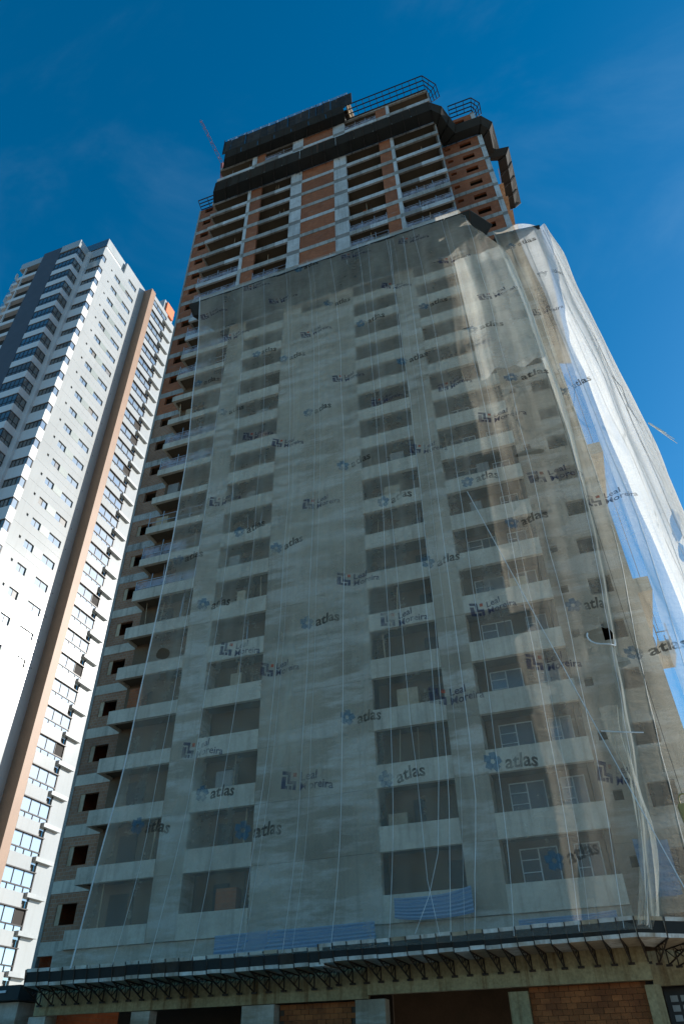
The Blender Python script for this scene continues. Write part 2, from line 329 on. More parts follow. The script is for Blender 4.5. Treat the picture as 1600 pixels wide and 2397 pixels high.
# recess walls behind the balconies, lower floors
for k, (a, b) in XB.items():
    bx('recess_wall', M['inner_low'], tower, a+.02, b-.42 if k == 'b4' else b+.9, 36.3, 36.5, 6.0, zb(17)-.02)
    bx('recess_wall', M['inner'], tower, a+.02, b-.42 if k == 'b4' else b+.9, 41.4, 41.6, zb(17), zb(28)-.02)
def jit(a): return random.uniform(-a, a)
PIERS_LOW = ((-22.85, -21.1), (-6.27, -4.55))
for n in range(-1, TOP):
    z = zb(n); zt = zb(n+1); low = n < 16
    # --- bands (slab edge, or parapet once it is finished)
    for k, (a, b) in XB.items():
        if k == 'b1':
            h = .86 if n < 7 else .62
        else: h = 1.155 if low else .70+jit(.03)
        h += 0 if low else jit(.02)
        mt = M['parapet'] if low else M['concrete']
        y0 = 34.95 if low else 35.0+jit(.012)
        if low: bx('parapet', mt, tower, a, b, y0, 35.2, z, z+h)
        else:
            c_ = a+(b-a)*random.uniform(.3, .7)
            bx('slab_band', random.choice((M['concrete'], M['concrete'], M['conc_light'], M['joint'])), tower, a, c_-.004, y0, 35.2, z, z+h)
            bx('slab_band', random.choice((M['concrete'], M['conc_light'], M['conc_light'])), tower, c_+.004, b, y0+jit(.01), 35.2, z, z+h)
    # balcony return on the left end of the corner balcony
    if n >= 0: bx('balcony_return', M['parapet'] if low else M['concrete'], tower, -27.8, -27.6, 35.2, LY-.01, z+.002, z+(.86 if n < 7 else .62))
    # --- left brick side
    if n < 26:
        o = bx('slab_band', M['concrete'] if n > 6 else M['parapet'], tower, LX0+.22, LX1, LY-.03, LY+.26, z, z+.66)
        wz1 = zt-.02 if n > 8 else zt-.55
        wx0, wx1 = ((-29.85, -28.75) if n > 8 else (-29.9, -28.55))
        holed(LX0+.22, LX1, z+.66, zt, [(wx0, wx1, wz1-1.05, wz1)], LY, LY+.25).build('brick_panel', M['brick'] if n > 12 else M['brick_hazed'], tower)
        if n <= 8:
            w_ = MB().box(wx0-.02, wx0+.30, LY+.05, LY+.1, wz1-1.05, wz1); w_.build('window_leaf', M['wood'], tower)
    # --- piers and the middle field
    if low:
        g = .014
        for a, b in PIERS_LOW: bx('rendered_panel', M['render'], tower, a, b, 35.0+jit(.008), 36.28, z+g, zt)
        holes = [(-15.4, -12.6, z+1.35, zt-.35)] if n == 15 else []
        holed(-17.2, -10.3, z+g, zt, holes, 35.02+jit(.008), 35.4).build('rendered_panel', M['render'], tower)
    else:
        for a, b in ((-17.2, -15.8), (-11.83, -10.3)):
            bx('pier_panel', M['conc_light'], tower, a+.01, b-.01, 34.97+jit(.02), 35.4, z+.72, zt-.02)
            bx('pier_joint', M['joint'], tower, a, b, 35.0+jit(.01), 35.4, z, z+.70)
        bx('brick_panel', M['brick'], tower, -15.8, -11.83, 35.06+jit(.02), 35.3, z+.62, zt)
        bx('slab_band', M['concrete'] if n % 3 else M['conc_light'], tower, -15.8, -11.83, 35.0+jit(.01), 35.3, z+.002, z+.618)
        for a, b in PIERS_LOW:
            c = .38
            if a < -20: col, br = (a, a+c), (a+c, b)
            else: br, col = (a, b-c), (b-c, b)
            bx('column', M['conc_light'], tower, col[0], col[1], 34.98+jit(.01), 35.4, z+.702, zt)
            bx('brick_panel', M['brick'], tower, br[0], br[1], 35.07+jit(.015), 35.35, z+.702, zt)
            bx('slab_band', M['concrete'], tower, a, b, 35.0+jit(.01), 35.35, z, z+.70)
        bx('column', M['joint'], tower, .28, .46, 35.21, 35.7, z+.36, zt+.1)
    # --- right wing
    if n < 27:
        if n < 17:
            hl = [(2.67, 3.96, z+1.45, z+2.62), (1.0, 1.46, z+1.95, z+2.45)]
            holed(WX0-.05, WX1, z+.012, zt, hl, WY+jit(.006), WY+.25).build('rendered_panel', M['render'], tower)
        else:
            hl = [(2.45, 3.75, z+1.35, z+2.3), (.78, 1.38, z+1.85, z+2.4)]
            holed(WX0-.05, WX1-.5, z+.65, zt, hl, WY+.03, WY+.25).build('brick_panel', M['brick'], tower)
            bx('slab_band', M['concrete'], tower, WX0-.05, WX1-.5, WY+jit(.01), WY+.25, z, z+.65)
            bx('column', M['conc_light'], tower, WX1-.5, WX1, WY-.03+jit(.01), WY+.25, z+.3, zt-.3)
            bx('pier_joint', M['joint'], tower, WX1-.5, WX1, WY+.01, WY+.25, zt-.3, zt+.3)
# left corner column, and the jamb between brick side and corner balcony
bx('corner_column', M['concrete'], tower, LX0, LX0+.22, LY-.05, LY+.25, 4.5, zb(26))
bx('jamb_column', M['render'], tower, LX1, LX1+.35, LY-.02, LY+.4, 6, zb(26))
# interior partitions so that the open floors are not empty
for n in range(16, TOP):
    for i in range(5):
        x = random.choice((-25.5, -24, -20, -19, -9, -8, -2.8, -1.6)); bx('partition', M['inner'] if i % 2 else M['brick'], tower, x, x+random.uniform(.2, .9), 36.6+jit(.6), 37.6+jit(.5), zb(n)+.345, zb(n+1)+.11)
for n in range(-1, TOP):
    for k, (a, b) in XB.items():
        for i in range(random.choice((0, 0, 1, 2, 3))):
            x = random.uniform(a+.3, b-.5); y = random.uniform(35.5, 36.1)
            MB().bar((x, y, zb(n)+.35), (x+jit(.25), y+jit(.1), zb(n+1)+.1), random.choice((.025, .035, .05))).build('shore_prop', random.choice((M['wood'], M['rust'], M['rail'])), tower)
        if random.random() < .3:
            x = random.uniform(a+.2, b-1.6); hgt = random.uniform(.9, 1.6)+(.6 if n < 16 else 0)
            MB().box(x, x+random.uniform(.6, 1.3), 35.6, 36.2, zb(n)+.345, zb(n)+.35+hgt).build('material_stack', random.choice((M['brick'], M['wood'], M['joint'])), tower)
# railings
def railing(x0, x1, z, h=1.05, y=35.08, panel=True, posts=4):
    mb = MB(); n = posts
    for i in range(n):
        x = x0+.06+(x1-x0-.12)*i/(n-1); mb.bar((x, y, z), (x+jit(.03), y, z+h+random.choice((0, .35, .5))), .03)
    for hh in (h*.42, h*.98): mb.bar((x0+.05, y-.02, z+hh+jit(.04)), (x1-.05, y-.02, z+hh+jit(.04)), .022)
    o = mb.build('railing', M['rail'], tower)
    if panel:
        e = x0+(x1-x0)*random.choice((1, 1, .75, .6))
        MB().quad((x0+.05, y+.03, z+.02), (e, y+.03, z+.02), (e, y+.05, z+h*.95), (x0+.05, y+.05, z+h*.95)).build('mesh_infill', M['railmesh'], o)
for n in range(6, 20):
    if n in (9, 12, 13): continue
    railing(XB['b1'][0], XB['b1'][1], zb(n)+.62, posts=random.choice((4, 4, 5)), panel=n != 8)
for n, k in ((19, 'b4'), (20, 'b4'), (18, 'b4'), (18, 'b3'), (19, 'b3'), (17, 'b3'), (18, 'b2'), (17, 'b2'), (17, 'b4'), (27, 'b3'), (27, 'b2'), (16, 'b2')):
    railing(*XB[k], zb(n)+.70)
# windows and doors on the recess walls of the lower right balconies
def win_mesh(w_, h, bars):
    fr = MB(); t_ = .05
    fr.box(0, w_, -.06, 0, 0, t_).box(0, w_, -.06, 0, h-t_, h).box(0, t_, -.06, 0, t_, h-t_).box(w_-t_, w_, -.06, 0, t_, h-t_).box(w_/2-.03, w_/2+.03, -.055, 0, t_, h-t_)
    for hh in (.35, .68): fr.box(t_, w_/2-.03, -.05, -.01, h*hh, h*hh+.04)
    pn = MB().box(t_, w_-t_, -.02, -.012, t_, h-t_)
    sh = MB()
    for i in range(bars):
        x = w_*.5+.05+(w_*.5-.1)*i/bars; sh.box(x, x+.022, -.05, -.025, t_, h-t_)
    return fr.mesh('window', M['conc_light']), pn.mesh('pane', M['glassnew']), sh.mesh('shutter', M['shutter'])
WM = [win_mesh(1.75, 1.6, 12), win_mesh(1.15, 1.6, 9)]
for n in range(-1, 12):
    for (x, wm) in ((-3.85, WM[0]), (-1.3, WM[1])):
        if n == 6 and wm is WM[0]: continue
        o = link('window', wm[0], tower, (x+jit(.05), 36.29, zb(n)+1.2)); link('pane', wm[1], o, wloc(o)); link('shutter', wm[2], o, wloc(o))
for n in range(-1, 15):
    for x, w_ in ((-8.75, .6), (-7.3, 1.0)):
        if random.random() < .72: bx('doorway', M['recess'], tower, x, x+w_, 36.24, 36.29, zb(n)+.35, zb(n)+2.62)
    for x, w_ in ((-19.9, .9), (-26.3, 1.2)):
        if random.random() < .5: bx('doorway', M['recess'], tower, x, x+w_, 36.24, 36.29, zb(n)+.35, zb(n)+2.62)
# cantilevered balconies on the right flank
for z in (CZ+.590*38.1, CZ+.882*38.1):
    bx('flank_balcony', M['render'], tower, WX1+.002, 5.98, WY+.02, 44.3, z-.95, z)

# top: slab 28 and the penthouse lift core
bx('slab_band', M['concrete'], tower, -27.6, .3, 34.98, 35.2, zb(28), zb(28)+.5)
bx('core_wall', M['conc_light'], tower, -11.6, -10.3, 35.6, 37.5, zb(28)+.5, zb(28)+3.6)
bx('column', M['conc_light'], tower, -22.6, -22.2, 34.98, 35.4, zb(27)+.72, zb(28))

# ground storey behind the canopy
GB = CZ+.077*35
bx('ground_beam', M['beam'], tower, -11.1, .62, 34.7, 35.1, GB, GB+1.15)
bx('ground_beam', M['beam'], tower, -28.6, -11.12, 34.85, 35.1, GB-.12, GB+1.15)
bx('ground_beam', M['beam'], tower, .65, 9, 37.7, 38.05, GB, GB+1.25)
bx('upstand_wall', M['render'], tower, -28.4, .5, 35.15, 35.4, GB+.5, zb(-1)-.01)
for a, b in ((-11.75, -10.4), (-5.1, -4.3), (.25, .85), (-17.2, -15.6), (-23, -22), (-28.9, -27.9)):
    bx('ground_column', M['render'] if a < -6 else M['beam'], tower, a, b, 34.95, 35.6, 0, GB-.14)
bx('ground_beam', M['inner'], tower, -27.8, -11.8, 41, 41.2, 0, GB+1)
bx('ground_beam', M['inner'], tower, -4.2, 5, 40.9, 41.1, 0, GB+1)
wallp = bx('brick_infill', M['inner'], tower, -4.28, .24, 35.32, 35.4, .2, GB-.002)
me_b = MB().box(0, .385, -.09, .0, 0, .185).mesh('brick', M['brick_single'])
me_h = MB().box(0, .185, -.09, .0, 0, .185).mesh('brick', M['brick_single'])
for row in range(13):
    z = GB-.192-row*.197; odd = row % 2
    for i in range(11): link('brick', me_b, wallp, (-4.27+i*.4+(.2 if odd else 0), 35.32+jit(.018), z))
    link('brick', me_h, wallp, (-4.27 if odd else .13-.005, 35.32+jit(.018), z))
me_b2 = MB().box(0, .385, -.06, .0, 0, .185).mesh('brick', M['brick_single'])
wp2 = bx('brick_infill', M['inner'], tower, -15.55, -11.8, 35.5, 35.6, 0, GB-.14)
for row in range(7):
    for i in range(9):
        x = -15.5+i*.4+(-.2 if row % 2 else 0); z = GB-.34-row*.2
        if x < -15.53 or x > -12.2: continue
        link('brick', me_b2, wp2, (x, 35.5+jit(.012), z))
gate = MB()
for i in range(10):
    for j in range(6): gate.box(1.2+i*.42, 1.5+i*.42, 38.9, 38.95, GB-.5-j*.34, GB-.28-j*.34)
gm = bx('gate_leaf', M['frame'], tower, 1.0, 6.5, 38.96, 39.02, 0, GB)
gate.build('gate_grille', M['greypanel'], gm)

# ================================================================== PROTECTION TRAYS
def tray(name, label, inner, outer, lip, z, brk=1.6, mat=None):
    """inner/outer/lip: plan polylines of equal length; the deck spans inner-outer at z, the lip rises from outer to lip"""
    mat = mat or M['dark']
    root = empty(name, (outer[0][0], outer[0][1], z), label, 'safety tray')
    for i in range(len(inner)-1):
        a, b, c, d = inner[i], inner[i+1], outer[i+1], outer[i]
        MB().hexa([(a[0], a[1], z), (d[0], d[1], z), (c[0], c[1], z), (b[0], b[1], z)][::-1],
                  [(a[0], a[1], z+.06), (d[0], d[1], z+.06), (c[0], c[1], z+.06), (b[0], b[1], z+.06)][::-1]).build('deck_panel', mat, root)
        e, g = lip[i+1], lip[i]
        n = max(1, int(math.dist(d, c)/2.2))
        for k in range(n):
            t0, t1 = k/n, (k+1)/n-.0015
            P = lambda p, q, t: (p[0]+(q[0]-p[0])*t, p[1]+(q[1]-p[1])*t)
            d0, d1, g0, g1 = P(d, c, t0), P(d, c, t1), P(g, e, t0), P(g, e, t1)
            s_ = jit(.03)
            MB().hexa([(*d0, z+.01), (*d1, z+.01), (*g1, LIPH+z+s_), (*g0, LIPH+z+s_+jit(.04))],
                      [(*d0, z+.05), (*d1, z+.05), (*g1, LIPH+z+.05+s_), (*g0, LIPH+z+.05+s_)]).build('lip_panel', mat, root)
        nb = max(1, int(math.dist(d, c)/brk))
        for k in range(nb+1):
            t = k/nb; p = (a[0]+(b[0]-a[0])*t, a[1]+(b[1]-a[1])*t); q = (d[0]+(c[0]-d[0])*t, d[1]+(c[1]-d[1])*t); l_ = (g[0]+(e[0]-g[0])*t, g[1]+(e[1]-g[1])*t)
            m_ = MB().bar((*p, z-.05), (*q, z-.05), .04); m_.bar((*q, z-.04), (*l_, z+LIPH-.03), .035); m_.bar((*p, z-.75), (q[0]*.8+p[0]*.2, q[1]*.8+p[1]*.2, z-.06), .03)
            m_.build('bracket', M['steel'], root)
    return root
LIPH = .8
# middle tray that carries the net
zt = zb(16)-.05
tray('debris_tray', 'dark debris tray along the front, seen through the top of the net',
     [(-24.4, 34.94), (.6, 34.94), (.6, 36.0)], [(-25.6, 32.75), (1.2, 32.75), (2.3, 34.2)], [(-25.7, 31.95), (1.45, 31.95), (3.0, 33.9)], zt)
tray('debris_tray', 'dark debris tray wrapped round the right wing above the side net',
     [(.55, 38.0), (5.2, 38.0), (5.2, 50)], [(2.4, 35.7), (6.3, 35.8), (7.3, 37.5)][:2]+[(7.3, 51)], [(3.1, 35.0), (6.9, 35.4), (8.2, 52)], zt)
LIPH = .62
ztB = zb(25)-.06
trayB = tray('debris_tray', 'black debris tray wrapped across the front and right wing below the top floors',
     [(-27.5, 34.94), (.3, 34.94), (.5, 35.6), (.5, 37.0), (.7, 38.0), (4.9, 38.0), (5.2, 38.5), (5.2, 41)],
     [(-26.9, 33.6), (.3, 33.6), (1.2, 34.4), (1.7, 35.8), (2.3, 37.0), (5.3, 37.0), (6.1, 37.9), (6.2, 41)],
     [(-26.3, 32.95), (.2, 32.95), (1.5, 33.9), (2.1, 35.3), (2.6, 36.4), (5.5, 36.4), (6.6, 37.5), (6.9, 40.9)], ztB)
tray('debris_tray', 'rearmost debris tray jutting out behind the right wing',
     [(5.2, 41.2), (6.4, 41.6), (6.4, 48)], [(5.6, 41.0), (7.4, 41.2), (7.5, 48)], [(5.6, 40.4), (7.9, 40.7), (8.3, 48)], ztB-.4)
ztA = zb(28)-.06
trayA = tray('debris_tray', 'uppermost black debris tray under the timber formwork, left half',
     [(-27.2, 34.94), (-10.2, 34.94)], [(-26.4, 33.8), (-9.9, 33.8)], [(-26.0, 33.25), (-9.9, 33.25)], ztA)

def fringe(x0, x1, y, z):
    mb = MB(); x = x0
    while x < x1:
        w_ = random.uniform(.12, .4); d_ = random.choice((.06, .1, .14, .22, .34))*random.uniform(.6, 1.2)
        mb.quad((x, y, z), (x+w_*random.uniform(.3, .7), y-.03, z-d_), (x+w_, y, z)); x += w_*random.uniform(.6, 1.0)
    return mb
for r_, (x0, x1, y, z) in ((trayB, (-27.4, .3, 34.9, ztB+.02)), (trayA, (-27.0, -10.2, 34.9, ztA+.02)), (trayB, (.8, 5.0, 38.0, ztB+.02))):
    fringe(x0, x1, y, z).build('tattered_fringe', M['dark'], r_)
# bare steel tray frames on the right half of the roof
def rackframe(name, label, outer, inner, z, up):
    root = empty(name, (outer[0][0], outer[0][1], z), label, 'steel frame')
    for k, t in enumerate((0, .33, .66, 1.0)):
        pts = [(o_[0]+(i_[0]-o_[0])*(1-t), o_[1]+(i_[1]-o_[1])*(1-t), z+up*t) for o_, i_ in zip(outer, inner)]
        MB().path(pts, .075).build('long_rail', M['steel'], root)
    for (o0, i0), (o1, i1) in zip(list(zip(outer, inner)), list(zip(outer, inner))[1:]):
        n = max(2, int(math.dist(o0, o1)/.85))
        for k in range(n+1):
            t = k/n; p = [o0[j]+(o1[j]-o0[j])*t for j in (0, 1)]; q = [i0[j]+(i1[j]-i0[j])*t for j in (0, 1)]
            MB().bar((*q, z), (*p, z+up), .045).build('cross_rail', M['steel'], root)
    return root
rackframe('tray_frame', 'bare black steel tray frame on the front right roof edge', [(-10, 33.6), (.2, 33.6), (1.55, 35.1), (1.7, 36.6)], [(-10, 34.9), (.2, 34.9), (.5, 35.6), (.6, 36.6)], zb(28)+.35, .75)
rackframe('tray_frame', 'smaller black steel tray frame on the right wing roof', [(2.3, 36.8), (5.15, 36.8), (6.0, 37.7), (6.0, 39.0)], [(2.3, 37.9), (4.9, 37.9), (5.1, 38.4), (5.1, 39.0)], zb(27)+.3, .7)
rackframe('tray_frame', 'short black tray frame sticking out at the left roof corner', [(-30.4, 35.4), (-27.9, 35.4)], [(-30.4, 36.4), (-27.9, 36.4)], zb(26), .5)

# timber formwork on top of the left half
fw = empty('formwork', (-18, 34, zb(28)), 'dark timber formwork crowning the left half of the roof', 'formwork')
x = -26.6
while x < -9.4:
    wd = random.uniform(.7, 1.15); hh = 4.0+jit(.12)
    yy = 33.45+jit(.05)
    MB().box(x, x+wd-.03, yy, yy+.07, zb(28)+.5+jit(.1), zb(28)+hh).build('board', M['darkboard'], fw)
    if random.random() < .42: MB().bar((x+.1, yy-.06, zb(28)+.6), (x+.1, yy-.06, zb(28)+hh+random.uniform(.2, .55)), .06).build('post', M['steel'], fw)
    x += wd
for hh in (4.55, 4.95): MB().bar((-26.3, 33.6, zb(28)+hh), (-9.3, 33.6, zb(28)+hh), .03).build('guard_rail', M['rail'], fw)
for i in range(15): MB().bar((-26.2+i*1.2, 33.6, zb(28)+3.8), (-26.2+i*1.2, 33.6, zb(28)+5.0), .03).build('rail_post', M['rail'], fw)
for i in range(5): MB().box(-9.55+jit(.05), -9.4, 33.6+i*.75, 34.1+i*.75, zb(28)+.5, zb(28)+3.9+jit(.2)).build('board', M['wood'], fw)
for i in range(6): MB().bar((-9.3, 33.7, zb(28)+.9+i*.55), (-9.2, 36.5, zb(28)+.9+i*.55), .05).build('waler', M['whiteboard'], fw)
MB().box(-26.6, -9.6, 35.0, 41, zb(28)+3.3, zb(28)+3.5).build('deck', M['darkboard'], fw)

# timber props on the right flank
scf = empty('timber_scaffold', (5.8, 43, zb(15)), 'tangle of thin timber props on the right flank near the top', 'scaffold')
for n in range(16, 24):
    MB().box(5.16, 6.15, 41.5, 47.5, zb(n), zb(n)+.12).build('platform', M['wood'], scf)
    for i in range(6):
        y = 41.5+random.uniform(0, 6); x = random.uniform(5.3, 6.2)
        MB().bar((x, y, zb(n)), (x+jit(.35), y+jit(.8), zb(n)+random.uniform(2.6, 4.2)), .045).build('prop', M['wood'], scf)

# crane jib behind the roof
cr_ = empty('crane', (-35.4, 45, zb(28)), 'thin red lattice crane jib rising behind the left roof corner', 'crane')
a, b = Vector((-35.2, 44.8, CZ+2.797*44.8-4)), Vector((-42.4, 44.8, CZ+3.247*44.8))
mb = MB(); dd = (b-a).normalized(); sx = Vector((.2, .2, .1)); sy = Vector((.2, -.2, .1))
for o_ in (sx, sy, -sx): mb.bar(a+o_, b+o_*.6, .05)
mb.build('jib_chord', M['crane_red'], cr_)
mb = MB()
for i in range(18):
    t = i/18; p = a.lerp(b, t); q = a.lerp(b, t+.055); k_ = (sx, sy, -sx)
    mb.bar(p+k_[i % 3], q+k_[(i+1) % 3], .045)
mb.build('jib_lacing', M['crane_red'], cr_)
MB().bar((-31.9, 44.8, zb(24)), tuple(a), .3).build('mast', M['crane_red'], cr_)

# ================================================================== BOTTOM CANOPY
can = empty('debris_canopy', (-13, 33.5, CZ+3), 'long debris canopy with white boards on steel trusses above the ground floor', 'canopy')
def canopy_seg(p0, p1, q0, q1, zl, n, z1=None):
    """p: wall line ends, q: outer line ends (plan), zl: soffit height"""
    z1 = zl if z1 is None else z1
    P = lambda a, b, t: Vector((a[0]+(b[0]-a[0])*t, a[1]+(b[1]-a[1])*t, 0))
    for i in range(n):
        t0, t1 = i/n, (i+1)/n; z = zl+(z1-zl)*t0; zz = zl+(z1-zl)*t1
        A, B, Q0, Q1 = P(p0, p1, t0), P(p0, p1, t1), P(q0, q1, t0), P(q0, q1, t1)
        out = (Q0-A).normalized(); along = (Q1-Q0).normalized()
        g = along*.022; up = Vector((0, 0, 1)); s_ = jit(.02)
        lipv = out*.22+up*.66
        def strip(name, mat, f0, f1, th, off=0):
            b0 = Q0+g+up*(z+s_)+lipv*f0+out*off; b1 = Q1-g+up*(zz+s_)+lipv*f0+out*off; c0 = Q0+g+up*(z+s_)+lipv*f1+out*off; c1 = Q1-g+up*(zz+s_)+lipv*f1+out*off
            MB().hexa([tuple(b0), tuple(b1), tuple(c1), tuple(c0)], [tuple(v-out*th) for v in (b0, b1, c1, c0)]).build(name, mat, can)
        if random.random() < .96: strip('edge_board', M['whiteboard'], 0, .2, .03, .02)
        strip('edge_board', M['whiteboard'] if random.random() < .85 else M['wood'], .80, 1.0, .03, .02)
        strip('shade_strip', M['dark'] if random.random() < .9 else M['darkboard'], .2, .80, .01)
        m_ = [A, B, Q1, Q0]; hz = (z, zz, zz, z)
        MB().hexa([tuple(v+up*(h+s_)) for v, h in zip(m_, hz)], [tuple(v+up*(h+s_+.035)) for v, h in zip(m_, hz)]).build('soffit_board', M['wood'] if i % 3 else M['whiteboard'], can)
        # truss bracket
        base = A+up*(z-.55); tip = Q0+up*(z-.03); top = A+up*(z-.03); k = MB()
        k.bar(top, tip, .032); k.bar(base, tip-out*.15, .032); k.bar(base, top, .035)
        for j in range(1, 4):
            u_ = j/4; k.bar(base.lerp(tip, u_), top.lerp(tip, u_+.0), .02); k.bar(base.lerp(tip, u_), top.lerp(tip, u_-.25), .02)
        k.box(base.x-.13, base.x+.13, base.y-.06, base.y+.02, base.z-.06, base.z+.02)
        k.bar(tip, tip+lipv*1.02+out*.03, .028)
        k.build('truss', M['rust'], can)
Y1 = 34.68
canopy_seg((-28.2, Y1), (-12.1, Y1), (-27.2, 32.1), (-12.1, 32.1), CZ+.110*32.1, 22, CZ+.1115*32.1)
canopy_seg((-12.4, Y1), (.62, Y1), (-12.3, 32.05), (.42, 32.05), CZ+.1150*32, 20, CZ+.1195*32)
canopy_seg((.62, Y1+.1), (2.2, 37.6), (.44, 32.05), (4.6, 34.8), CZ+.1195*32, 4)

# ================================================================== NETS
NA = [0, 25.1, 26.3, 28.5, 30.0, 32.2, 34.0, 36.0, 49.0]
NL = [(5.7, [(-24.6, 31.85), (-.6, 31.85), (.2, 31.9), (0.95, 32.2), (1.5, 34.8), (5.4, 36.2), (8.2, 36.8), (9.7, 38.8), (10.6, 52)]),
      (31.0, [(-23.1, 32.0), (-.2, 32.0), (1.2, 32.05), (3.5, 32.6), (3.9, 35.3), (5.9, 35.4), (7.5, 35.6), (9.3, 38.4), (9.6, 52)]),
      (59.9, [(-24.7, 32.0), (-.3, 32.0), (.9, 32.03), (2.55, 32.4), (2.95, 34.8), (5.1, 35.1), (6.8, 35.7), (7.75, 37.4), (8.4, 50)])]
def crm(p, t):
    p0, p1, p2, p3 = p; return .5*(2*p1+(p2-p0)*t+(2*p0-5*p1+4*p2-p3)*t*t+(3*p1-p0-3*p2+p3)*t**3)
def netp(a, z, off=0.):
    """net surface: a metres along the plan path, z height"""
    i = 0
    while i < len(NA)-2 and a > NA[i+1]: i += 1
    t = (a-NA[i])/(NA[i+1]-NA[i]); P = []
    for zl, c in NL:
        if i == 0: x = c[0][0]+(c[1][0]-c[0][0])*t; y = c[0][1]+(c[1][1]-c[0][1])*t
        else:
            q = [c[max(i-1, 1 if i > 1 else 0)], c[i], c[i+1], c[min(i+2, len(c)-1)]]
            if i == 1: q[0] = (c[1][0]-1.2, c[1][1])
            x = crm([k[0] for k in q], t); y = crm([k[1] for k in q], t)
        P.append((x, y))
    z0, z1, z2 = [l[0] for l in NL]
    l0 = (z-z1)*(z-z2)/((z0-z1)*(z0-z2)); l1 = (z-z0)*(z-z2)/((z1-z0)*(z1-z2)); l2 = (z-z0)*(z-z1)/((z2-z0)*(z2-z1))
    x = sum(l*p[0] for l, p in zip((l0, l1, l2), P)); y = sum(l*p[1] for l, p in zip((l0, l1, l2), P))
    h = min(1, max(0, (59.9-z)/4))*min(1, max(0, (z-5.7)/5)); sn = math.sin
    w_ = h*(.09*sn(a*1.17+.3*sn(z*.13))+.07*sn(a*2.42+z*.05)+.07*sn(a*.6+z*.31)+.03*sn(a*5.3-z*.2)+.05*sn(a*.9-z*.52+1.3*sn(a*.33)))
    if a > 25: w_ += min(1, a-25)*h*(.05*sn(a*2.3+z*.12)+.03*sn(a*5.1-z*.21+1)+.02*sn(z*.9+a*2)+.035*sn(z*2.1-a*2.6)*min(1, max(0, (30-z)/12)))
    if a > 30: w_ += min(1, a-30)*h*(.08*sn(a*1.5+z*.09))
    s1 = min(1, max(0, (a-25)/3)); s2 = min(1, max(0, (a-33)/3))
    ang = s1*.64+s2*.93; nx, ny = math.sin(ang), -math.cos(ang)
    return (x+nx*(w_+off), y+ny*(w_+off), z)
def ztop(a):
    if a < 26: return 59.9
    if a < 28.5: return 59.9-8.5*((a-26)/2.5)**.8
    if a < 30: return 51.4+8.3*((a-28.5)/1.5)**2
    return 59.7-.25*math.sin((a-30)*2)
def netsheet(name, mat, a0, a1, na, nz, label):
    mb = MB()
    for i in range(na+1):
        a = a0+(a1-a0)*i/na; zt_ = ztop(a)
        for j in range(nz+1): mb.v.append(netp(a, 5.75+(zt_-5.75)*j/nz))
    for i in range(na):
        for j in range(nz):
            k = i*(nz+1)+j; mb.f.append((k, k+nz+1, k+nz+2, k+1)); mb.mi.append(0)
    o = mb.build(name, mat, None, True); return tag(o, label, 'net')
net1 = netsheet('safety_net', M['net'], 0, 30.0, 200, 150, 'sheer white safety net with printed logos hanging over the tower front')
net3 = netsheet('safety_net', M['net'], 30.0, 31.9, 24, 120, 'grey shaded strip of safety net in front of the recessed right wing')  # sheerer net than the side sheet, imitating shade over the wing
net2 = netsheet('safety_net', M['net2'], 31.9, 49.0, 110, 120, 'sunlit white safety net bulging out along the right side of the tower')

def patch(name, mat, a0, a1, zlo, zhi, off, label):
    mb = MB(); na, nz = 40, 50
    for i in range(na+1):
        a = a0+(a1-a0)*i/na; h_ = min(zhi, ztop(a)-.1)
        for j in range(nz+1): mb.v.append(netp(a, zlo(a)+(h_-zlo(a))*j/nz, off))
    for i in range(na):
        for j in range(nz): k = i*(nz+1)+j; mb.f.append((k, k+nz+1, k+nz+2, k+1)); mb.mi.append(0)
    return tag(mb.build(name, mat, None, True), label, 'net')
patch('safety_net', M['net3'], 24.5, 29.6, lambda a: 37.5+.5*math.sin(a*1.3)+.15*math.sin(a*5.7)+(a-24.5)*.5, 52.8, -.12, 'upper doubled net layer glowing white in the sun at the front right corner')
gb = MB(); ng, mg = 26, 40
for i in range(ng+1):
    for j in range(mg+1):
        t_, q = i/ng, j/mg; z = 5.85+8.5*q; pinch = .25+.75*abs(q-.62)**.8*1.3
        p = netp(28.3+(t_-.5)*2.9*pinch, z, .10+.20*math.sin(t_*9+q*5)*(.35+.65*(1-q))+.07*math.sin(t_*23-q*9)); gb.v.append((p[0]+.25*math.sin(q*5.2), p[1], p[2]))
for i in range(ng):
    for j in range(mg): k = i*(mg+1)+j; gb.f.append((k, k+mg+1, k+mg+2, k+1)); gb.mi.append(0)
tag(gb.build('net_bunch', M['net'], None, True), 'crumpled bunch of loose netting gathered above the canopy corner', 'net')
# printed logos
def text_verts(body, size, bold=0., sx=1., shear=0):
    cu = bpy.data.curves.new('t', 'FONT'); cu.body = body; cu.size = size; cu.resolution_u = 2; cu.offset = bold; cu.shear = shear; cu.space_line = .82
    ob = bpy.data.objects.new('t', cu); COL.objects.link(ob)
    me = bpy.data.meshes.new_from_object(ob.evaluated_get(bpy.context.evaluated_depsgraph_get()))
    v = [(p.co.x*sx, p.co.y) for p in me.vertices]; fs = [tuple(p.vertices) for p in me.polygons]
    bpy.data.objects.remove(ob); bpy.data.meshes.remove(me); bpy.data.curves.remove(cu); return v, fs
def rects(lst): 
    v, fs = [], []
    for (x0, x1, y0, y1) in lst: b = len(v); v += [(x0, y0), (x1, y0), (x1, y1), (x0, y1)]; fs.append((b, b+1, b+2, b+3))
    return v, fs
def rsq(lst):
    v, fs = [], []
    for (cx, cy, s_, an) in lst:
        b = len(v)
        for k in range(4): t_ = an+math.pi/4+k*math.pi/2; v.append((cx+s_*math.cos(t_), cy+s_*math.sin(t_)))
        fs.append((b, b+1, b+2, b+3))
    return v, fs
LOGO = {}
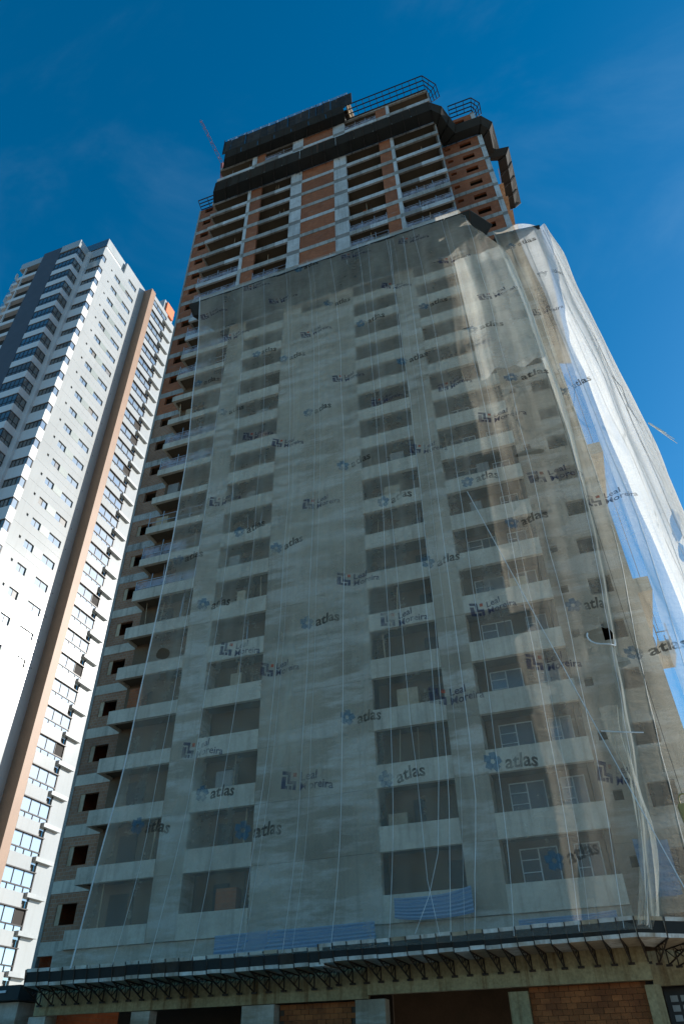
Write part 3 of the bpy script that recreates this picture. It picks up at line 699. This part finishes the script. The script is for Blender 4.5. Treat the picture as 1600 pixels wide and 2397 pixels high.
at = text_verts('atlas', .78, .018); at = ([(x_+.95, y_-.02) for x_, y_ in at[0]], at[1])
ic = rsq([(.42+.24*math.cos(k*2*math.pi/5+.3), .25+.24*math.sin(k*2*math.pi/5+.3), .20, k*2*math.pi/5+.6) for k in range(5)])
LOGO['a'] = ([ic, at], ['ink_blue', 'ink_text'], (1.3, .25))
lm = text_verts('Leal\nMoreira', .50, .008); lm = ([(x_+.92, y_+.37) for x_, y_ in lm[0]], lm[1])
i1 = rects([(0, .44, .60, .75), (.30, .44, .36, .60), (.30, .75, .22, .36), (.60, .75, 0, .22), (0, .22, 0, .52), (.22, .34, 0, .14), (.40, .54, 0, .16)])
i2 = rects([(.56, .74, .54, .72)])
LOGO['l'] = ([i1, i2, lm], ['ink_navy', 'ink_red', 'ink_navy'], (1.3, .33))
def put_logo(kind, a0, z0, net, rot=0., mirror=False, sc_=1.):
    parts, mats, (cx, cy) = LOGO[kind]; mb = MB(); ca, sa = math.cos(rot), math.sin(rot)
    for i, (v, fs) in enumerate(parts):
        b = len(mb.v)
        for (x_, y_) in v:
            dx, dy = (x_-cx)*sc_, (y_-cy)*sc_
            if mirror: dx = -dx
            mb.v.append(netp(a0+dx*ca-dy*sa, z0+dx*sa+dy*ca+.06*math.sin(3*dx), .02))
        mb.f += [tuple(b+k for k in f_) for f_ in fs]; mb.mi += [i]*len(fs)
    mb.build('printed_logo', [M[m_] for m_ in mats], net)
LG = [('l',1.6,56.5),('l',6.2,58.5),('l',8.8,55.3),('a',11.4,59.0),('l',16.2,58.3),('l',21.6,57.7),('l',24.6,52.9),('a',14.0,52.1),('l',19.4,51.7),('a',16.8,48.1),('a',22.2,47.7),('l',4.0,52.1),('a',7.0,48.1),('a',9.6,46.5),('l',11.8,48.9),('a',19.8,42.1),('a',25.6,43.3),('l',27.0,46.9),('a',32.0,57.0),('a',33.4,51.8),('l',31.6,47.2),('a',1.4,46.5),('a',4.0,42.1),('l',6.6,38.5),('l',9.2,36.9),('a',11.8,39.3),('l',14.4,42.1),('l',17.4,38.5),('l',22.6,38.1),('a',27.2,37.3),('a',31.6,38.5),('l',25.2,34.1),('l',20.0,32.9),('a',14.6,33.3),('l',12.0,30.5),('l',4.2,32.9),('a',6.6,29.7),('a',9.6,27.7),('a',17.4,29.3),('l',27.4,28.5),('a',23.2,29.3),('a',25.4,25.7),('l',31.5,28.5),('a',20.0,24.1),('l',14.6,24.1),('a',1.8,28.5),('a',4.4,24.5),('l',6.8,20.9),('a',12.2,21.7),('l',17.4,20.9),('l',22.6,20.5),('a',27.6,19.7),('a',31.6,18.5),('l',25.2,16.9),('l',9.6,19.3),('l',20.0,16.1),('a',14.8,15.7),('l',5.2,15.3),('l',11.8,12.9),('a',17.0,12.5),('a',22.4,12.5),('l',27.6,11.3),('a',6.6,12.9),('a',9.4,10.9),('a',2.8,11.7),('a',24.4,8.5)]
for k, a, z in LG:
    rt = random.choice((0, 0, .04, -.05, .1, -.08)) if a > 9 or a < 8 else .2
    put_logo(k, a, z, net1 if a < 30 else net3 if a < 31.9 else net2, rt+jit(.09), False, random.uniform(1.0, 1.14))
for k, a, z in (('l', 38.5, 47.5), ('a', 38.5, 40.5), ('l', 38, 33.0), ('a', 43, 41.5), ('a', 44, 34.5), ('l', 42, 28.0)): put_logo(k, a, z, net2, .1, True)

# seam ropes sewn down the net
SEAMS = [0.02, 2.6, 4.7, 6.9, 9.2, 11.4, 13.7, 16.4, 19.1, 21.7, 24.3, 26.2, 28.45]
for s_ in SEAMS:
    ph = random.uniform(0, 6); am = random.uniform(.03, .12)
    def sx_(z, s_=s_, ph=ph, am=am): return max(.02, min(29.9, s_+am*math.sin(z*.13+ph)+.03*math.sin(z*.7+ph)-.35*max(0, (14-z)/9)**2*(1 if s_ > .5 else 0)))
    zt_ = ztop(s_); pts = [netp(sx_(5.8+(zt_-5.8)*j/40), 5.8+(zt_-5.8)*j/40, .03) for j in range(41)]
    MB().path(pts, .013 if s_ > .5 else .045, 3).build('seam_rope', M['rope'], net1)
    if s_ > 1 and random.random() < .35:
        d_ = random.uniform(.35, .8); pts = [netp(min(29.8, sx_(z)+d_), z, .02) for z in [6+(zt_-7)*j/30 for j in range(31)]]
        MB().path(pts, .006, 3).build('thread', M['rope'], net1)
for s_ in (31.0, 32.3, 33.6, 34.6, 35.6, 36.6, 37.6, 39.5, 41.5, 44.5):
    ph = random.uniform(0, 6)
    pts = [netp(s_+.1*math.sin(z*.2+ph), z, -.03) for z in [5.9+53*j/36 for j in range(37)]]
    MB().path(pts, .018, 3).build('seam_rope', M['rope'] if s_ < 34 else M['rust'], net3 if s_ < 31.9 else net2)
# gathered rim of the big tear, cross stitches
for (xc, zc, hx, hz) in ((27.75, 17.9, 1.05, .5),):
    pts = [netp(28.0+hx*math.cos(t_)*.9, zc+hz*math.sin(t_), .05) for t_ in [k*math.pi/10 for k in range(9, 22)]]
    MB().path(pts, .04, 5).build('torn_rim', M['rope'], net1)

# loose ropes
def rope(name, label, pts, r, mat='rope', sag=0.):
    P = []
    for a, b in zip(pts, pts[1:]):
        for k in range(8): t_ = k/8; v = Vector(a).lerp(Vector(b), t_); v.z -= sag*4*t_*(1-t_); P.append(v)
    P.append(Vector(pts[-1])); o = MB().path(P, r, 5).build(name, M[mat]); return tag(o, label, 'rope')
rope('rope', 'straight pale cable running diagonally across the right half of the net', [(-2.9, 31.7, CZ+.838*31.7), (2.55, 31.6, CZ+.155*31.6)], .022)
rope('rope', 'long pale rope slanting sideways onto the canopy beneath the third balcony bay', [(-5.7, 31.62, 58), (-5.95, 31.7, 36), (-6.15, 31.8, 18), (-6.35, 31.72, 12.5), (-6.75, 31.65, 9), (-7.3, 31.62, 7.4), (-8.0, 31.6, 6.1)], .012)
rope('rope', 'knotted pale rope tied to the canopy below the fourth balcony bay', [(-4.5, 31.62, 58), (-4.65, 31.75, 36), (-4.7, 31.7, 20), (-4.75, 31.75, 14), (-4.85, 31.68, 11), (-5.1, 31.64, 9.2), (-5.3, 31.6, 8), (-5.45, 31.61, 6.8), (-5.6, 31.62, 5.95)], .012)
rope('rope', 'thin pale rope hanging to the canopy in front of the third bay', [(-7.7, 31.62, 58), (-7.6, 31.72, 33), (-7.5, 31.75, 15), (-7.4, 31.72, 13), (-7.3, 31.6, 8), (-7.0, 31.62, 5.95)], .009)
rope('rope', 'short rope slung sideways between two seams at the lower right', [(1.0, 31.7, 13.2), (1.9, 31.8, 13.05), (2.75, 32.6, 13.2)], .03)
rope('rope', 'dark cable dangling in a loop on the bulging side net', [netp(37.0, 42, -.2), netp(36.6, 40.4, -.2), netp(37.5, 39.2, -.2), netp(37.2, 37.2, -.2), netp(36.4, 36.6, -.1)], .035, 'rust', .2)
fl = MB()
for i in range(5):
    p = Vector(netp(36.4, 36.3, .2)); fl.bar(p, p+Vector((.8+.1*i, .2+jit(.2), -1.2-.25*i)), .05, 4, .02)
tag(fl.build('torn_strip', M['rope']), 'frayed white strip of netting flapping off the side net edge', 'net strip')

# suspended access platform on the right flank
pl = empty('access_platform', (5.9, 39, CZ+.45*39), 'small suspended access platform with guard rails on the right flank', 'platform')
z = CZ+.455*39
MB().box(5.45, 6.15, 38.9, 40.6, z, z+.08).build('deck', M['render'], pl)
MB().box(5.45, 5.5, 38.9, 40.6, z+.08, z+1.1).build('side_panel', M['greypanel'], pl); MB().box(6.1, 6.15, 38.9, 40.6, z+.08, z+1.1).build('side_panel', M['render'], pl)
MB().box(5.5, 6.1, 38.9, 38.95, z+.08, z+.9).build('front_panel', M['render'], pl)
m_ = MB()
for x in (5.5, 6.1): m_.bar((x, 38.95, z+.9), (x, 38.95, z+2.0), .035); m_.bar((x, 40.5, z+.9), (x, 40.5, z+2.0), .035)
m_.bar((5.5, 38.95, z+1.5), (6.1, 38.95, z+1.5), .03); m_.build('guard_rail', M['rust'], pl)
MB().bar((5.8, 39.8, z+2), (5.8, 39.8, z+30), .02).build('hoist_rope', M['rust'], pl)

# hoist bucket at the right edge
hk = empty('hoist_bucket', (3.25, 30.5, 9.4), 'ochre hoist bucket with a ring handle at the right edge', 'bucket')
MB().hexa([(3.1, 30.3, 8.2), (3.5, 30.3, 8.2), (3.5, 30.7, 8.2), (3.1, 30.7, 8.2)], [(3.0, 30.2, 9.5), (3.55, 30.2, 9.5), (3.55, 30.75, 9.5), (3.0, 30.75, 9.5)]).build('pail', M['yellow'], hk)
ring = [(3.28+.17*math.cos(t_), 30.5, 9.68+.24*math.sin(t_)) for t_ in [k*math.pi/8 for k in range(17)]]
MB().path(ring, .03, 5).build('handle', M['yellow'], hk)
MB().bar((3.28, 30.5, 9.9), (3.28, 31.2, 40), .012).build('hoist_rope', M['rust'], hk)

# blue striped tarpaulins at the foot of the net
def tarp(label, x0, x1, y, za0, za1, zb0, zb1, sag=.0):
    """corners: lower/upper heights at the left and right end"""
    nx, nz = 26, 24; mb = MB()
    for i in range(nx+1):
        t_ = i/nx; lo = za0+(zb0-za0)*t_-sag*4*t_*(1-t_); hi = za1+(zb1-za1)*t_-sag*4*t_*(1-t_)
        for j in range(nz+1):
            q = j/nz; mb.v.append((x0+(x1-x0)*t_, y+.035*math.sin(q*2*math.pi*7)+.06*math.sin(t_*9+q*2), lo+(hi-lo)*q))
    for i in range(nx):
        for j in range(nz): k = i*(nz+1)+j; mb.f.append((k, k+nz+1, k+nz+2, k+1)); mb.mi.append((j//2) % 2)
    tag(mb.build('tarpaulin', [M['tarp'], M['tarp2']], None, True), label, 'tarpaulin', 'blue tarpaulins')
Yt = 34.5
tarp('longest blue striped tarpaulin, beside the left canopy step', -.541*Yt, -.306*Yt, Yt, CZ+.122*Yt, CZ+.155*Yt, CZ+.131*Yt, CZ+.157*Yt)
tarp('sagging blue striped tarpaulin slung under the third balcony bay', -.279*Yt, -.174*Yt, Yt, CZ+.158*Yt, CZ+.182*Yt, CZ+.158*Yt, CZ+.188*Yt, .14)
tarp('low blue striped tarpaulin under the fourth balcony bay', -.121*Yt, -.004*Yt, Yt, CZ+.128*Yt, CZ+.146*Yt, CZ+.130*Yt, CZ+.148*Yt, .03)
tarp('small blue striped tarpaulin behind the net at the right corner', .035*36, .075*36, 36.2, CZ+.16*36, CZ+.225*36, CZ+.16*36, CZ+.22*36, .05)

# ================================================================== WHITE NEIGHBOUR TOWER
nb = empty('white_tower', (-56, 50, 0), 'slim white apartment tower with tan fin standing left of the construction site', 'building')
XW, YC = -51.0, 41.5
ZT = CZ+98.4
NF = 33
def zk(k): return CZ+96.3-3.0*k       # window head of row k
# side (sunlit) wall, one panel per storey
SM, MD, RT = (43.85, 44.15), (44.8, 46.2), (47.66, 49.75)
for k in range(-1, NF):
    zh = zk(k)
    hs_ = [(SM[0], SM[1], zh-.45, zh-.1), (MD[0], MD[1], zh-.98, zh), (RT[0], RT[1], zh-.98, zh)]
    top = zh+.98; bot = zh-2.0
    if k == -1: holed(46.42, 51.6, bot, CZ+101.8, [(RT[0], RT[1], zh-.98, zh)], XW-.25, XW, 'x').build('wall_panel', M['white'], nb)
    elif k == 0: holed(42.4, 51.6, bot, top, hs_, XW-.25, XW, 'x').build('wall_panel', M['white'], nb); bx('wall_panel', M['white'], nb, XW-.25, XW, 42.4, 46.42, top, ZT+.4)
    elif k < 22: holed(42.4, 51.6, bot, top, hs_, XW-.25, XW, 'x').build('wall_panel', M['white'], nb)
bx('wall_panel', M['white'], nb, XW-.25, XW, 42.4, 51.6, 0, zk(21)-2.0)
def sidewin(y0, y1, z0, z1, panes, deep=.16):
    m_ = MB(); t_ = .045; x = XW-deep
    m_.box(x, x+.05, y0, y1, z0, z0+t_).box(x, x+.05, y0, y1, z1-t_, z1).box(x, x+.05, y0, y0+t_, z0+t_, z1-t_).box(x, x+.05, y1-t_, y1, z0+t_, z1-t_)
    for i in range(1, panes): yy = y0+(y1-y0)*i/panes; m_.box(x, x+.05, yy-.025, yy+.025, z0+t_, z1-t_)
    o = m_.build('window', M['frame'], nb)
    for i in range(panes):
        a = y0+(y1-y0)*i/panes+.03; b = y0+(y1-y0)*(i+1)/panes-.03
        MB().box(x+.005, x+.012+.01*(i % 2), a, b, z0+t_, z1-t_).build('pane', M['glass'] if random.random() < .8 else M['glassdark'], o)
for k in range(-1, 22):
    zh = zk(k)
    sidewin(*RT, zh-.98, zh, 2)
    if k < 0: continue
    sidewin(*MD, zh-.98, zh, 2); sidewin(*SM, zh-.45, zh-.1, 1)
    bx('infill_panel', M['infill'], nb, XW+.002, XW+.02, MD[1], RT[0], zh-.98, zh)
    # tiny vent
    bx('vent', M['frame'], nb, XW+.001, XW+.015, 50.6, 50.72, zh-.5, zh-.38)
# corner: windows wrapping round between parapets
bx('corner_mass', M['offwhite'], nb, -53.3, XW-.27, YC+.3, 50, 0, ZT+.3)
for k in range(0, 22):
    zh = zk(k)+.35
    m_ = MB().box(-53.3, XW+.03, YC-.02, YC+.3, zh-3.0+.0, zh-1.25).box(XW-.3, XW+.03, YC+.3, 42.42, zh-3.0, zh-1.25)
    m_.build('corner_parapet', M['offwhite'] if k else M['white'], nb)
    fr_ = MB().box(-53.3, XW-.02, YC+.06, YC+.1, zh-.07, zh).box(-53.3, XW-.02, YC+.06, YC+.1, zh-1.25, zh-1.18)
    for i in range(5): xx = -53.28+i*.56; fr_.box(xx, xx+.05, YC+.06, YC+.1, zh-1.18, zh-.07)
    fr_.box(XW-.06, XW-.02, YC+.1, 42.4, zh-.07, zh).box(XW-.06, XW-.02, 42.3, 42.4, zh-1.18, zh-.07)
    o = fr_.build('corner_window', M['frame'], nb)
    MB().box(-53.3, XW-.04, YC+.11, YC+.13, zh-1.25, zh).build('pane', M['glassdark'], o)
    MB().box(XW-.08, XW-.065, YC+.14, 42.3, zh-1.25, zh).build('pane', M['glass'], o)
bx('corner_parapet', M['white'], nb, -53.3, XW+.02, YC-.02, 42.42, zk(0)+.36, ZT+.3)
bx('vertical_strip', M['offwhite'], nb, -54.6, -53.3, YC-.35, YC+.3, 0, ZT-.2)
# corner balconies
for k in range(0, 20):
    z = zk(k)-1.9
    b_ = MB().box(-57.4, -54.05, 39.5, 39.65, z, z+1.15).box(-54.2, -54.05, 39.65, YC, z, z+1.15).box(-57.4, -54.2, 39.65, YC, z, z+.2)
    b_.build('balcony', M['offwhite'], nb)
    g_ = MB()
    for hh in (1.15, 1.75, 2.9): g_.box(-57.4, -54.06, 39.55, 39.61, z+hh, z+hh+.07); g_.box(-54.15, -54.08, 39.61, YC-.36, z+hh, z+hh+.07)
    for i in range(6): xx = -57.4+i*.66; g_.box(xx, xx+.06, 39.55, 39.61, z+1.2, z+2.9)
    for i in range(3): yy = 39.6+i*.7; g_.box(-54.15, -54.08, yy, yy+.06, z+1.2, z+2.9)
    o = g_.build('glazing_frame', M['frame'], nb)
    MB().box(-57.38, -54.1, 39.585, 39.595, z+1.2, z+2.95).build('pane', M['balglass'], o); MB().box(-54.12, -54.11, 39.62, YC-.4, z+1.2, z+2.95).build('pane', M['glassdark'], o)
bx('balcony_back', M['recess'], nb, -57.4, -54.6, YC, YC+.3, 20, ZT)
bx('balcony_cap', M['white'], nb, -57.4, -54.02, 39.45, YC, zk(0)+1.15, ZT+.9)
bx('grey_fin', M['charcoal'], nb, -60.9, -57.4, 39.6, 46, 0, ZT+1.1)
# left balconies with dark recesses
for k in range(0, 15):
    z = zk(k)-1.6
    MB().box(-65.0, -60.9, 39.9, 40.5, z, z+.75).build('balcony_slab', M['offwhite'], nb)
    o = MB().box(-64.9, -64.85, 39.5, 39.9, z+.1, z+1.5).box(-66.4, -65.0, 40.4, 43.5, z, z+.7).build('side_balcony', M['offwhite'], nb)
    MB().box(-66.4, -66.37, 40.4, 43.4, z+.72, z+1.5).box(-66.36, -65.02, 40.4, 40.43, z+.72, z+1.5).build('glass_guard', M['glass'], o)
    bx('post', M['offwhite'], nb, -64.0, -63.85, 39.9, 40.1, z+.75, z+3)
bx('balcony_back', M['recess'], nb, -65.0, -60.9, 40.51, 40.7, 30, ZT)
bx('balcony_cap', M['white'], nb, -65.2, -60.9, 39.85, 46, zk(0)+1.4, ZT+.9)
bx('roof_guard', M['balglass'], nb, -64.6, -61.0, 40.2, 40.24, ZT+.9, ZT+1.6)
# penthouse and roof
bx('penthouse', M['offwhite'], nb, -58, XW-.5, 42.1, 46.4, ZT+.4, CZ+101.2)
bx('roof_guard', M['balglass'], nb, -57, XW-.45, 41.95, 42.0, CZ+100.2, CZ+102.2)
bx('roof_guard', M['greypanel'], nb, XW-.5, XW-.45, 42.0, 46.4, CZ+100.2, CZ+102.2)
bx('roof_block', M['white'], nb, -60, XW-.26, 46.42, 60.3, CZ+95, CZ+101.7)
# tan fin
bx('tan_fin', M['tan'], nb, XW-1, -49.55, 51.6, 52.7, 0, CZ+101.5)
# right-hand section with wide windows, parapet panels and ledges
SX = XW-.15
bx('wall_panel', M['white'], nb, SX-.3, SX, 52.7, 54.2, 0, CZ+103.6)
bx('wall_panel', M['white'], nb, SX-.3, SX, 58.4, 63.0, 0, CZ+103.6)
bx('rear_recess', M['glassdark'], nb, SX-.5, SX-.35, 54.2, 58.4, 0, CZ+103)
MY0, MY1 = 54.2, 58.4; MH = 3.03
me_fr = MB(); X0 = 0
me_fr.box(-.06, .06, 0, 4.2, -.09, 0).box(-.06, .06, 4.08, 4.2, -2.35, -.09).box(-.06, .05, 0, 4.08, -1.38, -1.28)
for y_ in (1.36, 2.72): me_fr.box(-.05, .03, y_, y_+.05, -1.28, -.09)
for y_ in (.9, 2.0, 3.1): me_fr.box(-.05, .03, y_, y_+.06, -2.4, -1.38)
me_fr = me_fr.mesh('wide_window', M['frame'])
me_p = [MB().box(-.04, -.03, y_+.0, y_+1.31, -1.28, -.09).mesh('pane', M['glass']) for y_ in (.05, 1.41, 2.77)]
me_pd = MB().box(-.04, -.03, 2.77, 4.08, -1.28, -.09).mesh('pane', M['recess'])
me_pl = MB().box(-.04, -.03, 0, 4.08, -2.4, -1.38).mesh('pane', M['glass'])
me_pan = MB().box(.1, .16, .05, 3.15, -MH+.02, -1.86).mesh('parapet_panel', M['white'])
me_trim = MB().box(.06, .14, -.03, .05, -MH, -1.8).box(.08, .17, .05, 4.2, -MH-.07, -MH+.02).mesh('panel_trim', M['frame'])
me_led = MB().box(0, .42, 0, 2.6, -.38, 0).mesh('ledge', M['greypanel'])
for k in range(0, 34):
    zt_ = CZ+.316*58.2+MH*28-MH*k        # window head
    if zt_ < 3.5: break
    o = link('wide_window', me_fr, nb, (SX, MY0, zt_))
    for i, m_ in enumerate(me_p): link('pane', me_pd if (i == 2 and random.random() < .22) else m_, o, (SX, MY0, zt_))
    link('pane', me_pl, o, (SX, MY0, zt_))
    p_ = link('parapet_panel', me_pan, nb, (SX, MY0, zt_)); link('panel_trim', me_trim, p_, (SX, MY0, zt_))
    link('ledge', me_led, nb, (SX, 57.6, zt_-1.75))
bx('parapet_panel', M['white'], nb, SX-.3, SX+.1, 54.2, 58.4, CZ+103, CZ+104.0)
bx('roof_block', M['white'], nb, SX-3, SX-.2, 57.2, 60.2, CZ+103.6, CZ+107.2)
bx('orange_panel', M['orange'], nb, SX-.2, SX+.12, 57.7, 59.9, CZ+104.2, CZ+106.9)

# ================================================================== low site building at lower left
sh = empty('site_shed', (-31.5, 36, 0), 'low grey site shed with dark eaves at the bottom left corner', 'shed')
MB().box(-35, -29.6, 34.8, 38, 0, CZ+.092*34.8).build('wall', M['render'], sh)
MB().box(-35.4, -29.2, 34.2, 38, CZ+.094*34.5, CZ+.112*34.5).build('eaves', M['dark'], sh)
MB().box(-35.2, -30, 34.15, 34.19, CZ+.103*34.5, CZ+.106*34.5).build('gutter', M['rail'], sh)
